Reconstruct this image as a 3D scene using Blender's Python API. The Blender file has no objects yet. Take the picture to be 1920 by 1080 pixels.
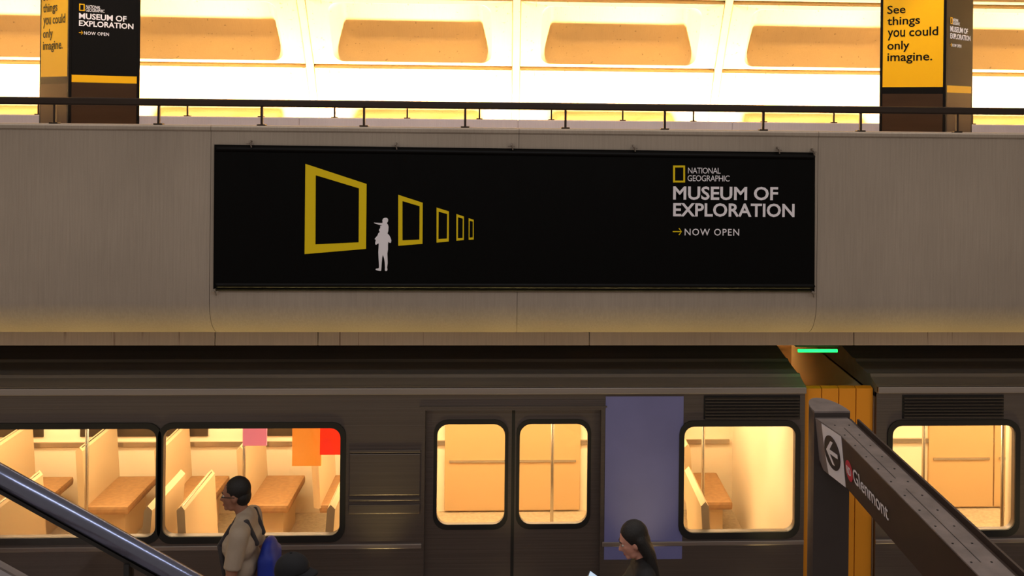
import bpy, bmesh, math, random
from mathutils import Vector, Matrix
random.seed(7)
PI = math.pi
scene = bpy.context.scene
col = scene.collection

# ------------------------------------------------------------------ camera
CAM_Z = 4.6
FPX, CX, CY, YAW, ROLL = 1920.0, 1059.0, 197.0, math.atan(0.048), 0.011
CAM = Vector((0, 0, CAM_Z))
Fv = Vector((math.sin(YAW), math.cos(YAW), 0)); Rv = Vector((math.cos(YAW), -math.sin(YAW), 0)); Uv = Vector((0, 0, 1))
Iv = Rv * math.cos(ROLL) + Uv * math.sin(ROLL); Jv = Uv * math.cos(ROLL) - Rv * math.sin(ROLL)
cam_data = bpy.data.cameras.new('camera'); cam = bpy.data.objects.new('camera', cam_data); col.objects.link(cam)
cam_data.sensor_width = 36; cam_data.lens = 36 * FPX / 1920
cam_data.shift_x = (960 - CX) / 1920; cam_data.shift_y = (CY - 540) / 1920
cam_data.clip_start = 0.05; cam_data.clip_end = 200
m = Matrix((Iv, Jv, -Fv)).transposed().to_4x4(); m.translation = CAM
cam.matrix_world = m
scene.camera = cam
# ------------------------------------------------------------------ world, lights, exposure
world = bpy.data.worlds.new('world'); scene.world = world; world.use_nodes = True
bg = world.node_tree.nodes['Background']
bg.inputs[0].default_value = (1.0, 0.84, 0.70, 1); bg.inputs[1].default_value = 0.40
scene.view_settings.view_transform = 'Standard'; scene.view_settings.look = 'None'
scene.view_settings.exposure = 0.0; scene.view_settings.gamma = 1.0
scene.view_settings.use_curve_mapping = False
UPLIGHT = 1600.0      # W per trough
CAR_LIGHT = 30.0      # emission of the ceiling strips inside the cars
ADDED_EDGE_LIGHT = 3.2       # W per added platform edge light
SPOT = 130.0           # W, added lamps aimed at the pylons
ADDED_MEZZ_LAMP = 130.0      # W, added tube lamp over the mezzanine
STAIR_LAMP = 160.0     # W, cool tube lamp over the stair

# ------------------------------------------------------------------ helpers
def ray(px, py):
    return Fv + Iv * ((px - CX) / FPX) + Jv * ((CY - py) / FPX)
def at(px, py, Y):                      # photograph pixel -> point at depth Y
    d = ray(px, py); return CAM + d * (Y / d.y)
def on_plane(px, py, o, n):
    d = ray(px, py); return CAM + d * ((o - CAM).dot(n) / d.dot(n))

def srgb(r, g, b):
    return tuple(((c / 255) / 12.92 if c / 255 <= 0.04045 else ((c / 255 + 0.055) / 1.055) ** 2.4) for c in (r, g, b))

MATS = {}
def mat(name, color, rough=0.6, metal=0.0, var=0.0, scale=(4, 4, 4), bump=0.0, bscale=None, spec=0.5, detail=5, coat=0.0):
    if name in MATS: return MATS[name]
    mt = bpy.data.materials.new(name); mt.use_nodes = True
    nt = mt.node_tree; b = nt.nodes['Principled BSDF']
    b.inputs['Base Color'].default_value = (*color, 1); b.inputs['Roughness'].default_value = rough
    b.inputs['Metallic'].default_value = metal; b.inputs['Specular IOR Level'].default_value = spec
    b.inputs['Coat Weight'].default_value = coat
    if var or bump:
        tc = nt.nodes.new('ShaderNodeTexCoord')
        def noise(sc, dt):
            mp = nt.nodes.new('ShaderNodeMapping'); mp.inputs['Scale'].default_value = sc
            nz = nt.nodes.new('ShaderNodeTexNoise'); nz.inputs['Scale'].default_value = 1; nz.inputs['Detail'].default_value = dt
            nt.links.new(tc.outputs['Object'], mp.inputs[0]); nt.links.new(mp.outputs[0], nz.inputs['Vector']); return nz
        if var:
            nz = noise(scale, detail)
            rp = nt.nodes.new('ShaderNodeValToRGB')
            rp.color_ramp.elements[0].position = 0.3; rp.color_ramp.elements[1].position = 0.7
            rp.color_ramp.elements[0].color = (*[c * (1 - var) for c in color], 1)
            rp.color_ramp.elements[1].color = (*[min(1, c * (1 + var)) for c in color], 1)
            nt.links.new(nz.outputs[0], rp.inputs[0]); nt.links.new(rp.outputs[0], b.inputs['Base Color'])
        if bump:
            nz2 = noise(bscale or scale, 6)
            bp = nt.nodes.new('ShaderNodeBump'); bp.inputs['Strength'].default_value = bump; bp.inputs['Distance'].default_value = 0.02
            nt.links.new(nz2.outputs[0], bp.inputs['Height']); nt.links.new(bp.outputs[0], b.inputs['Normal'])
    MATS[name] = mt; return mt
def emit(name, color, strength):
    if name in MATS: return MATS[name]
    mt = bpy.data.materials.new(name); mt.use_nodes = True; nt = mt.node_tree
    b = nt.nodes['Principled BSDF']; b.inputs['Base Color'].default_value = (*color, 1)
    b.inputs['Emission Color'].default_value = (*color, 1); b.inputs['Emission Strength'].default_value = strength
    MATS[name] = mt; return mt
def glass(name, tint, gloss=0.08):
    if name in MATS: return MATS[name]
    mt = bpy.data.materials.new(name); mt.use_nodes = True; nt = mt.node_tree
    nt.nodes.remove(nt.nodes['Principled BSDF']); out = nt.nodes['Material Output']
    t = nt.nodes.new('ShaderNodeBsdfTransparent'); t.inputs[0].default_value = (*tint, 1)
    g = nt.nodes.new('ShaderNodeBsdfGlossy'); g.inputs['Roughness'].default_value = 0.05
    x = nt.nodes.new('ShaderNodeMixShader'); x.inputs[0].default_value = gloss
    nt.links.new(t.outputs[0], x.inputs[1]); nt.links.new(g.outputs[0], x.inputs[2]); nt.links.new(x.outputs[0], out.inputs[0])
    MATS[name] = mt; return mt

def concrete(name, color, streak, pit=0.0, stain=None):
    """cast concrete: blotches, fine vertical board marks, pits; optional run-down stains"""
    if name in MATS: return MATS[name]
    mt = bpy.data.materials.new(name); mt.use_nodes = True; nt = mt.node_tree; L = nt.links
    b = nt.nodes['Principled BSDF']; b.inputs['Roughness'].default_value = 0.82; b.inputs['Specular IOR Level'].default_value = 0.25
    tc = nt.nodes.new('ShaderNodeTexCoord')
    def nz(sc, d=5, rough=0.5):
        mp = nt.nodes.new('ShaderNodeMapping'); mp.inputs['Scale'].default_value = sc
        n = nt.nodes.new('ShaderNodeTexNoise'); n.inputs['Scale'].default_value = 1; n.inputs['Detail'].default_value = d; n.inputs['Roughness'].default_value = rough
        L.new(tc.outputs['Object'], mp.inputs[0]); L.new(mp.outputs[0], n.inputs['Vector']); return n.outputs[0]
    def ramp(src, p0, c0, p1, c1):
        r = nt.nodes.new('ShaderNodeValToRGB'); e = r.color_ramp.elements
        e[0].position = p0; e[0].color = c0; e[1].position = p1; e[1].color = c1
        L.new(src, r.inputs[0]); return r.outputs[0]
    def mul(a, c, fac=1.0):
        x = nt.nodes.new('ShaderNodeMix'); x.data_type = 'RGBA'; x.blend_type = 'MULTIPLY'; x.inputs[0].default_value = fac
        L.new(a, x.inputs[6]); L.new(c, x.inputs[7]); return x.outputs[2]
    g = lambda v: (v, v, v, 1)
    base = ramp(nz((0.9, 0.9, 0.7), 6), 0.3, (*[c * 0.88 for c in color], 1), 0.72, (*[min(1, c * 1.10) for c in color], 1))
    fine = ramp(nz((75, 75, 2.2), 4), 0.25, g(1 - streak), 0.7, g(1.0))
    grain = ramp(nz((160, 160, 160), 2), 0.2, g(0.9), 0.8, g(1.0))
    c = mul(mul(base, fine), grain)
    if pit:
        c = mul(c, ramp(nz((22, 22, 22), 2), 0.27, g(1 - pit), 0.31, g(1.0)))
    if stain:
        runs = ramp(nz((24, 24, 0.5), 4, 0.7), 0.62, g(1.0), 0.70, (*stain, 1))
        c = mul(c, runs)
    L.new(c, b.inputs['Base Color'])
    bp = nt.nodes.new('ShaderNodeBump'); bp.inputs['Strength'].default_value = 0.25; bp.inputs['Distance'].default_value = 0.01
    L.new(nz((75, 75, 3), 4), bp.inputs['Height']); L.new(bp.outputs[0], b.inputs['Normal'])
    MATS[name] = mt; return mt

def tag(o, label=None, cat=None, group=None, kind=None):
    if label: o['label'] = label
    if cat: o['category'] = cat
    if group: o['group'] = group
    if kind: o['kind'] = kind
    return o
def empty(name, loc=(0, 0, 0), rz=0.0):
    o = bpy.data.objects.new(name, None); o.location = loc; o.rotation_euler.z = rz; o.empty_display_size = 0.1
    col.objects.link(o); return o
def link(name, me, material, parent=None, smooth=False):
    o = bpy.data.objects.new(name, me); col.objects.link(o)
    if material and not me.materials: me.materials.append(material)
    if smooth:
        for p in me.polygons: p.use_smooth = True
    if parent:
        o.parent = parent
    return o
def obj(name, bm, material, parent=None, smooth=False, normals=True):
    if normals: bmesh.ops.recalc_face_normals(bm, faces=bm.faces)
    me = bpy.data.meshes.new(name); bm.to_mesh(me); bm.free()
    return link(name, me, material, parent, smooth)
def loc(parent, v):                     # world -> local of a parent without scale
    mw = Matrix.Translation(parent.location) @ parent.rotation_euler.to_matrix().to_4x4()
    return mw.inverted() @ Vector(v)

def box(bm, x0, x1, y0, y1, z0, z1, bev=0.0):
    t = bmesh.new()
    vs = [t.verts.new((x, y, z)) for x in (x0, x1) for y in (y0, y1) for z in (z0, z1)]
    for f in ((0, 1, 3, 2), (4, 6, 7, 5), (0, 4, 5, 1), (2, 3, 7, 6), (0, 2, 6, 4), (1, 5, 7, 3)):
        t.faces.new([vs[i] for i in f])
    if bev: bmesh.ops.bevel(t, geom=t.edges[:], offset=bev, segments=2, affect='EDGES', profile=0.6)
    me = bpy.data.meshes.new('t'); t.to_mesh(me); t.free(); bm.from_mesh(me); bpy.data.meshes.remove(me)
    return bm
def bx(x0, x1, y0, y1, z0, z1, bev=0.0):
    return box(bmesh.new(), min(x0, x1), max(x0, x1), min(y0, y1), max(y0, y1), min(z0, z1), max(z0, z1), bev)
def tube(bm, p0, p1, r0, r1=None, n=16, round0=False, round1=False):
    """closed tapered cylinder, with optional hemispherical ends"""
    r1 = r0 if r1 is None else r1
    p0, p1 = Vector(p0), Vector(p1); d = p1 - p0; L = d.length
    d = d.normalized() if L > 1e-9 else Vector((0, 0, 1))
    a = d.orthogonal().normalized(); b = d.cross(a)
    st = []
    if round0: st += [(p0 - d * r0 * math.sin(t), r0 * math.cos(t)) for t in (1.2, 0.8, 0.4)]
    st += [(p0, r0), (p1, r1)]
    if round1: st += [(p1 + d * r1 * math.sin(t), r1 * math.cos(t)) for t in (0.4, 0.8, 1.2)]
    rings = [[bm.verts.new(c + (a * math.cos(2 * PI * k / n) + b * math.sin(2 * PI * k / n)) * r) for k in range(n)] for c, r in st]
    for q in range(len(rings) - 1):
        for k in range(n):
            bm.faces.new((rings[q][k], rings[q][(k + 1) % n], rings[q + 1][(k + 1) % n], rings[q + 1][k]))
    bm.faces.new(rings[0][::-1]); bm.faces.new(rings[-1])
    return bm
def cap(bm, p0, p1, r0, r1=None): return tube(bm, p0, p1, r0, r1, 12, True, True)
def ell(bm, c, rx, ry, rz, rot=None, n=16):
    t = bmesh.new(); bmesh.ops.create_uvsphere(t, u_segments=n, v_segments=n // 2 + 2, radius=1)
    M = Matrix.Translation(Vector(c)) @ (rot.to_4x4() if rot else Matrix.Identity(4)) @ Matrix.Diagonal((rx, ry, rz, 1))
    bmesh.ops.transform(t, matrix=M, verts=t.verts)
    me = bpy.data.meshes.new('t'); t.to_mesh(me); t.free(); bm.from_mesh(me); bpy.data.meshes.remove(me); return bm
def extrude_profile(pts, x0, x1, closed=True, nx=1):
    """profile of (y, z) points swept along X"""
    bm = bmesh.new(); cols = []
    for i in range(nx + 1):
        x = x0 + (x1 - x0) * i / nx
        cols.append([bm.verts.new((x, y, z)) for y, z in pts])
    n = len(pts)
    for a, b in zip(cols, cols[1:]):
        for k in range(n if closed else n - 1):
            bm.faces.new((a[k], a[(k + 1) % n], b[(k + 1) % n], b[k]))
    if closed: bm.faces.new(cols[0][::-1]); bm.faces.new(cols[-1])
    return bm
def rrect(x0, x1, z0, z1, r, n=5):
    out = []
    for cx_, cz_, a0 in ((x1 - r, z1 - r, 0), (x0 + r, z1 - r, 90), (x0 + r, z0 + r, 180), (x1 - r, z0 + r, 270)):
        for k in range(n + 1):
            a = math.radians(a0 + 90 * k / n); out.append((cx_ + r * math.cos(a), cz_ + r * math.sin(a)))
    return out
def plate(loops, thick):
    """flat filled outline with holes in (u, v), made thick along w; returns a mesh in (u, v, w)"""
    cu = bpy.data.curves.new('t', 'CURVE'); cu.dimensions = '2D'; cu.fill_mode = 'BOTH'; cu.extrude = thick / 2
    for lp in loops:
        s = cu.splines.new('POLY'); s.points.add(len(lp) - 1)
        for p, (u, v) in zip(s.points, lp): p.co = (u, v, 0, 1)
        s.use_cyclic_u = True
    o = bpy.data.objects.new('t', cu); col.objects.link(o)
    dg = bpy.context.evaluated_depsgraph_get(); me = bpy.data.meshes.new_from_object(o.evaluated_get(dg))
    bpy.data.objects.remove(o); bpy.data.curves.remove(cu); me.materials.clear()
    return me
def text_mesh(s, bold=0.0, space=1.0, thick=0.02):
    cu = bpy.data.curves.new('t', 'FONT'); cu.body = s; cu.size = 1; cu.offset = bold; cu.space_character = space; cu.extrude = thick / 2; cu.resolution_u = 3
    o = bpy.data.objects.new('t', cu); col.objects.link(o)
    dg = bpy.context.evaluated_depsgraph_get(); me = bpy.data.meshes.new_from_object(o.evaluated_get(dg))
    bpy.data.objects.remove(o); bpy.data.curves.remove(cu); me.materials.clear()
    return me
class Face:
    """a flat printable face: origin, right, up; turns pixels or (u, v) into points on it"""
    def __init__(s, o, r, up=(0, 0, 1)):
        s.o = Vector(o); s.r = Vector(r).normalized(); s.u = Vector(up).normalized(); s.n = s.r.cross(s.u).normalized()
    def uv(s, px, py):
        p = on_plane(px, py, s.o, s.n) - s.o; return p.dot(s.r), p.dot(s.u)
    def put(s, me, lift=0.0):
        M = Matrix((s.r, s.u, s.n)).transposed().to_4x4(); M.translation = s.o + s.n * lift; me.transform(M); return me
    def text(s, st, px0, ytop, ybot, px1, name, material, parent, bold=0.0, space=1.0, lift=0.004):
        u0, v1 = s.uv(px0, ytop); _, v0 = s.uv(px0, ybot); u1, _ = s.uv(px1, ybot)
        return s.text_uv(st, u0, u1, v0, v1, name, material, parent, bold, space, lift)
    def text_uv(s, st, u0, u1, v0, v1, name, material, parent, bold=0.0, space=1.0, lift=0.004):
        me = text_mesh(st, bold, space)
        xs = [v.co.x for v in me.vertices]; ys = [v.co.y for v in me.vertices]
        sx = (u1 - u0) / (max(xs) - min(xs)); sy = (v1 - v0) / (max(ys) - min(ys)); a, b = min(xs), min(ys)
        for v in me.vertices: v.co = Vector((u0 + (v.co.x - a) * sx, v0 + (v.co.y - b) * sy, v.co.z * 0.05))
        return link(name, s.put(me, lift), material, parent)
    def shape(s, loops_uv, name, material, parent, lift=0.004, thick=0.002):
        return link(name, s.put(plate(loops_uv, thick), lift), material, parent)
    def shape_px(s, loops, *a, **k):
        return s.shape([[s.uv(*p) for p in lp] for lp in loops], *a, **k)
def copy_tree(o, parent=None):
    c = o.copy(); col.objects.link(c)
    if parent: c.parent = parent; c.matrix_parent_inverse = o.matrix_parent_inverse.copy()
    for ch in [x for x in o.children]: copy_tree(ch, c)
    return c

# ------------------------------------------------------------------ materials
PAR = concrete('parapet_concrete', srgb(178, 164, 148), 0.13, 0.0)
FAS = concrete('soffit_concrete', srgb(192, 178, 170), 0.12, 0.0, stain=(0.30, 0.20, 0.15))
VAU = concrete('vault_concrete', srgb(180, 160, 118), 0.05, 0.45)
DARKMETAL = mat('bronze_metal', srgb(58, 48, 42), 0.38, 0.7, 0.1, (3, 3, 30))
STEEL = mat('brushed_steel', srgb(112, 104, 100), 0.42, 0.85, 0.08, (0.4, 60, 60), 0.08, (0.4, 90, 90))
STEELD = mat('dull_steel', srgb(96, 88, 82), 0.5, 0.7, 0.1, (0.4, 60, 60))
ROOFM = mat('roof_grey', srgb(128, 120, 110), 0.55, 0.3, 0.12, (0.5, 10, 10))
BLACK = mat('black_rubber', srgb(14, 13, 13), 0.6)
YEL = mat('yellow_print', srgb(244, 212, 0), 0.6, spec=0.3)
WHITEP = mat('white_print', srgb(246, 242, 248), 0.6, spec=0.3)
YPY = mat('yellow_vinyl', srgb(252, 190, 4), 0.32, 0, 0, spec=0.4)
BPY = mat('black_vinyl', srgb(9, 7, 6), 0.27, 0, 0, spec=0.22)
BRONZE = mat('bronze_panel', srgb(74, 54, 38), 0.32, 0.6, 0.1, (2, 2, 14))
CREAM = mat('cream_panel', srgb(226, 208, 178), 0.5, 0, 0.05, (1, 1, 1))
CARFLOOR = mat('car_floor', srgb(170, 150, 120), 0.6, 0, 0.2, (30, 30, 30))

# ------------------------------------------------------------------ vault
VR, VYC = 9.0, 6.4
def vault_pt(x, arc, d=0.0):
    a = arc / VR; r = VR + d
    return (x, VYC + r * math.cos(a), r * math.sin(a))
PITCH_X, PITCH_V, JOINT0 = 2.75, 1.095, 5.385
vault = empty('ceiling', (0, 0, 0)); tag(vault, 'curved pale concrete vault with deep rounded coffers behind the mezzanine', 'vault', kind='structure')
bm = bmesh.new(); NX, NV = 1, 40
g = [[bm.verts.new(vault_pt(x, 2.0 + (10.6 - 2.0) * k / NV, 0.50)) for k in range(NV + 1)] for x in (-16, 16)]
for k in range(NV): bm.faces.new((g[0][k], g[0][k + 1], g[1][k + 1], g[1][k]))
obj('shell', bm, VAU, vault, True)
def coffer_mesh():
    bm = bmesh.new(); hw, h = PITCH_X / 2 - 0.052, PITCH_V
    def ring(x0, x1, v0, v1, r, d0, d1=None):
        d1 = d0 if d1 is None else d1
        out = []
        for u, v in rrect(x0, x1, v0, v1, r, 6):
            d = d0 + (d1 - d0) * (v - v0) / (v1 - v0); out.append(bm.verts.new(vault_pt(u, v, d)))
        return out
    b0, b1 = 0.052, h                     # panel edges: the joint lies under the panel
    o0, o1 = 0.100, h - 0.075                     # opening
    rings = [ring(-hw, hw, b0, b1, 0.004, 0.14), ring(-hw, hw, b0, b1, 0.004, 0.008), ring(-hw + 0.01, hw - 0.01, b0 + 0.01, b1 - 0.01, 0.004, 0.0),
             ring(-1.05, 1.05, o0, o1, 0.14, 0.0), ring(-1.042, 1.042, o0 + 0.007, o1 - 0.008, 0.14, 0.008),
             ring(-0.935, 0.935, o0 + 0.105, o1 - 0.05, 0.17, 0.282), ring(-0.92, 0.92, o0 + 0.125, o1 - 0.055, 0.165, 0.320), ring(-0.895, 0.895, o0 + 0.155, o1 - 0.065, 0.155, 0.337), ring(-0.86, 0.86, o0 + 0.19, o1 - 0.08, 0.15, 0.340)]
    n = len(rings[0])
    for a, b in zip(rings, rings[1:]):
        for k in range(n): bm.faces.new((a[k], a[(k + 1) % n], b[(k + 1) % n], b[k]))
    bm.faces.new(rings[-1])
    bmesh.ops.recalc_face_normals(bm, faces=bm.faces)
    me = bpy.data.meshes.new('coffer_panel')
    for v in bm.verts: v.co = Vector(v.co)
    bm.to_mesh(me); bm.free(); me.materials.append(VAU)
    return me
cof = coffer_mesh()
for p in cof.polygons: p.use_smooth = True
cof.set_sharp_from_angle(angle=math.radians(35)) if hasattr(cof, 'set_sharp_from_angle') else None
for r in range(-2, 4):
    a0 = (JOINT0 + r * PITCH_V) / VR
    for c in range(-5, 5):
        o = bpy.data.objects.new('coffer_panel', cof); col.objects.link(o); o.parent = vault
        # rotate the panel (modelled at arc 0) about the vault axis
        R4 = Matrix.Rotation(a0, 4, 'X')
        o.matrix_local = Matrix.Translation((PITCH_X * (c + 0.5), VYC, 0)) @ R4 @ Matrix.Translation((0, -VYC, 0))
def rib_mesh():
    bm = bmesh.new(); secs = []
    for k in range(31):
        arc = 3.15 + (9.8 - 3.15) * k / 30
        secs.append([bm.verts.new(vault_pt(x, arc, d)) for x, d in ((-0.048, 0.12), (-0.048, -0.012), (-0.036, -0.022), (0.036, -0.022), (0.048, -0.012), (0.048, 0.12))])
    for a, b in zip(secs, secs[1:]):
        for k in range(6): bm.faces.new((a[k], a[(k + 1) % 6], b[(k + 1) % 6], b[k]))
    bm.faces.new(secs[0]); bm.faces.new(secs[-1])
    bmesh.ops.recalc_face_normals(bm, faces=bm.faces)
    me = bpy.data.meshes.new('rib'); bm.to_mesh(me); bm.free(); me.materials.append(VAU); return me
ribm = rib_mesh()
for c in range(-5, 6):
    o = bpy.data.objects.new('rib', ribm); col.objects.link(o); o.parent = vault; o.location = (PITCH_X * c, 0, 0)

# lighting troughs that wash the vault from behind the far parapet
for k, xc in enumerate((-9.0, -3.0, 3.0, 9.0)):
    t = empty('uplight_trough', (xc, 13.78, 3.33))
    tag(t, ['long uplight trough behind the far parapet, leftmost of four', 'long uplight trough behind the far parapet, second from the left',
            'long uplight trough behind the far parapet, third from the left', 'long uplight trough behind the far parapet, rightmost of four'][k], 'light', 'vault uplights')
    b = bx(-2.95, 2.95, -0.16, 0.16, 0.0, 0.03); box(b, -2.95, 2.95, -0.18, -0.16, 0.0, 0.16); box(b, -2.95, 2.95, 0.16, 0.18, 0.0, 0.16)
    obj('housing', b, DARKMETAL, t)
    ld = bpy.data.lights.new('uplight', 'AREA'); ld.shape = 'RECTANGLE'; ld.size = 5.95; ld.size_y = 0.10; ld.energy = UPLIGHT; ld.color = (1.0, 0.71, 0.44); ld.spread = PI
    lo = bpy.data.objects.new('uplight', ld); col.objects.link(lo); lo.parent = t; lo.location = (0, 0, 0.1); lo.rotation_euler = (PI, 0, 0)

# ------------------------------------------------------------------ mezzanine
mezz_floor = obj('floor', bx(-16, 16, 8.6, 11.7, 3.30, 3.50), mat('mezzanine_tile', srgb(110, 78, 62), 0.5, 0, 0.2, (6, 6, 6)))
tag(mezz_floor, 'brown mezzanine floor between the two parapets', 'floor', kind='structure')
slab = obj('trim_1', bx(-16, 16, 8.95, 12.0, 2.535, 3.29), FAS); tag(slab, 'concrete slab under the mezzanine above the train', 'slab', kind='structure')

# near parapet: a row of cast panels with a rounded lower edge
wall_front = empty('wall_front', (0, 8.35, 0)); tag(wall_front, 'grey cast concrete parapet with rounded lower edge carrying the banner', 'parapet', kind='structure')
TOPZ, RC, ZC = 4.405, 0.31, 2.995
def parapet_profile(w):
    pts = [(0.0, ZC), (0.0, TOPZ - 0.045), (-0.012, TOPZ - 0.035), (-0.012, TOPZ - 0.012), (0.0, TOPZ), (0.25, TOPZ), (0.25, 3.3), (0.60, 3.0), (0.60, ZC - RC)]
    for k in range(0, 15):
        a = PI / 2 * (1 - k / 14); pts.append((RC - RC * math.cos(a) if False else RC * (1 - math.cos(a)) , ZC - RC * math.sin(a)))
    # order: bottom back -> curve up to the face
    return pts
prof = []
for k in range(17):
    a = PI / 2 * k / 16; prof.append((RC - RC * math.cos(a), ZC - RC * math.sin(a)))          # face down to underside
prof = [(0.0, TOPZ - 0.05), (0.0, 3.7), (0.0, 3.3)] + prof + [(0.60, ZC - RC), (0.60, 3.2), (0.26, 3.28), (0.26, TOPZ), (0.0, TOPZ), (-0.014, TOPZ - 0.012), (-0.014, TOPZ - 0.036)]
JX = [-2.44 + 2.47 * k for k in range(-5, 8)]
pm = None
for a, b in zip(JX, JX[1:]):
    if pm is None:
        bmp = extrude_profile(prof, 0.002, b - a - 0.002)
        bmesh.ops.recalc_face_normals(bmp, faces=bmp.faces); pm = bpy.data.meshes.new('concrete_panel'); bmp.to_mesh(pm); bmp.free(); pm.materials.append(PAR)
        for p in pm.polygons: p.use_smooth = len(p.vertices) == 4
        pm.set_sharp_from_angle(angle=math.radians(30))
    o = bpy.data.objects.new('concrete_panel', pm); col.objects.link(o); o.parent = wall_front; o.location = (a, 0, 0)
o = obj('joint_core', extrude_profile([(0.2 + (y - 0.2) * 0.965, 3.5 + (z - 3.5) * 0.994) for y, z in prof], JX[0] + 0.02, JX[-1] - 0.02), mat('joint_mortar', srgb(120, 108, 98), 0.9), wall_front)
# lower fascia under the rounded edge
fascia = empty('trim_2', (0, 8.80, 0)); tag(fascia, 'low stained concrete fascia band under the rounded parapet edge', 'fascia', kind='structure')
FX = [at(403, 640, 8.8).x, at(596, 640, 8.8).x, at(1105, 640, 8.8).x, at(1601, 640, 8.8).x]
FX = [FX[0] - 5, FX[0] - 2.5] + FX + [FX[3] + 2.5, FX[3] + 5.0]
FX = [-14.0] + [x for x in FX] + [14.0]
for a, b in zip(FX, FX[1:]):
    obj('fascia_panel', bx(a + 0.003, b - 0.003, 0, 0.15, 2.532, 2.90, 0.004), FAS, fascia)

# far parapet
wall_back = empty('wall_back', (0, 11.7, 0)); tag(wall_back, 'smooth pale far parapet of the mezzanine behind the pylons', 'parapet', kind='structure')
FARC = concrete('far_parapet_concrete', srgb(226, 219, 222), 0.05)
for a, b in zip(JX, JX[1:]):
    obj('concrete_panel', bx(a + 0.003, b - 0.003, 0, 0.26, 2.6, 4.425, 0.008), FARC, wall_back)

obj('joint_core', bx(JX[0] + 0.02, JX[-1] - 0.02, 0.012, 0.25, 2.62, 4.42), FARC, wall_back)
# handrails on both parapets
postm = bpy.data.meshes.new('post'); b = bx(-0.009, 0.009, -0.012, 0.012, 0.0, 0.17); b.to_mesh(postm); b.free(); postm.materials.append(DARKMETAL)
basem = bpy.data.meshes.new('base_plate'); b = bx(-0.035, 0.035, -0.03, 0.03, 0.0, 0.012, 0.003); b.to_mesh(basem); b.free(); basem.materials.append(DARKMETAL)
def guard_rail(y, z, label):
    t = empty('guard_rail', (0, y, z)); tag(t, label, 'railing', 'mezzanine railings')
    obj('top_rail', bx(-14, 14, -0.03, 0.03, CAM_Z - 0.045 - z + 0.002, CAM_Z + 0.018 - z, 0.012), DARKMETAL, t)
    for k in range(-16, 17):
        x = 0.4125 + 0.825 * k
        p = bpy.data.objects.new('post', postm); col.objects.link(p); p.parent = t; p.location = (x, 0, 0)
        q = bpy.data.objects.new('base_plate', basem); col.objects.link(q); q.parent = p
    return t
guard_rail(8.45, TOPZ, 'dark bronze handrail on short posts along the near parapet')
guard_rail(11.80, 4.425, 'dark handrail on the far parapet, seen below the nearer rail')

# ------------------------------------------------------------------ banner
ban = empty('banner', (0, 0, 0)); tag(ban, 'wide black cloth banner with yellow frames and white lettering on parapet', 'banner')
BY = 8.325
bf = Face((0, BY, 0), (1, 0, 0))
CLOTH = mat('black_cloth', srgb(2, 2, 2), 0.5, 0, 0.0, spec=0.10, bump=0.5, bscale=(5, 5, 1.1))
c00, c10, c11, c01 = (bf.uv(400, 545), bf.uv(1527, 547), bf.uv(1528, 286), bf.uv(402, 271))
bm = bmesh.new(); NU, NW = 150, 44; grid = []
for i in range(NU + 1):
    s = i / NU; rowv = []
    for k in range(NW + 1):
        t = k / NW
        u = (c00[0] * (1 - s) + c10[0] * s) * (1 - t) + (c01[0] * (1 - s) + c11[0] * s) * t
        v = (c00[1] * (1 - s) + c10[1] * s) * (1 - t) + (c01[1] * (1 - s) + c11[1] * s) * t
        w = 0.0
        w -= 0.002 * max(0, (0.075 - t) / 0.075) * (0.5 + 0.5 * math.sin(u * 42 + t * 55))       # bottom hem puckers
        for ex in (-2.12, -0.93, 0.03, 1.02, 2.18):                                      # pulls under the eyelets
            w -= 0.004 * math.exp(-((u - ex - 0.25 * (1 - t)) / 0.05) ** 2) * max(0, t - 0.72) / 0.28
        w += 0.003 * math.sin(u * 9 + t * 3) * (1 - t) * t
        rowv.append(bm.verts.new((u, BY - w * -1.0, v)))
    grid.append(rowv)
for i in range(NU):
    for k in range(NW): bm.faces.new((grid[i][k], grid[i + 1][k], grid[i + 1][k + 1], grid[i][k + 1]))
bmesh.ops.recalc_face_normals(bm, faces=bm.faces)
sheet = obj('cloth_sheet', bm, CLOTH, ban, True, False)
sm = sheet.modifiers.new('thick', 'SOLIDIFY'); sm.thickness = 0.003; sm.offset = -1
HEM = mat('black_hem', srgb(6, 5, 5), 0.42, spec=0.16)
for ya, yb, fr in (((530, 539), (532, 541), 60), ((274, 284), (289, 299), 9)):
    bm = bmesh.new(); top_, bot_ = [], []
    for i in range(301):
        s_ = i / 300
        ut, vt = bf.uv(403 + 1122 * s_, ya[0] * (1 - s_) + yb[0] * s_); ub, vb_ = bf.uv(402 + 1122 * s_, ya[1] * (1 - s_) + yb[1] * s_)
        w_ = 0.0022 * (0.5 + 0.5 * math.sin(ut * fr + 1.3 * math.sin(ut * 3))); top_.append(bm.verts.new((ut, BY - 0.006, vt))); bot_.append((bm.verts.new((ub + 0.02, BY - 0.006 - w_, (vt + vb_) / 2)), bm.verts.new((ub, BY - 0.006, vb_))))
    for i in range(300):
        bm.faces.new((top_[i], top_[i + 1], bot_[i + 1][0], bot_[i][0])); bm.faces.new((bot_[i][0], bot_[i + 1][0], bot_[i + 1][1], bot_[i][1]))
    h_ = obj('hem', bm, HEM, ban, True); h_.modifiers.new('thick', 'SOLIDIFY').thickness = 0.003
Z1 = lambda zx, zy: (560 + zx / 4.694, 290 + zy / 4.694)
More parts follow.
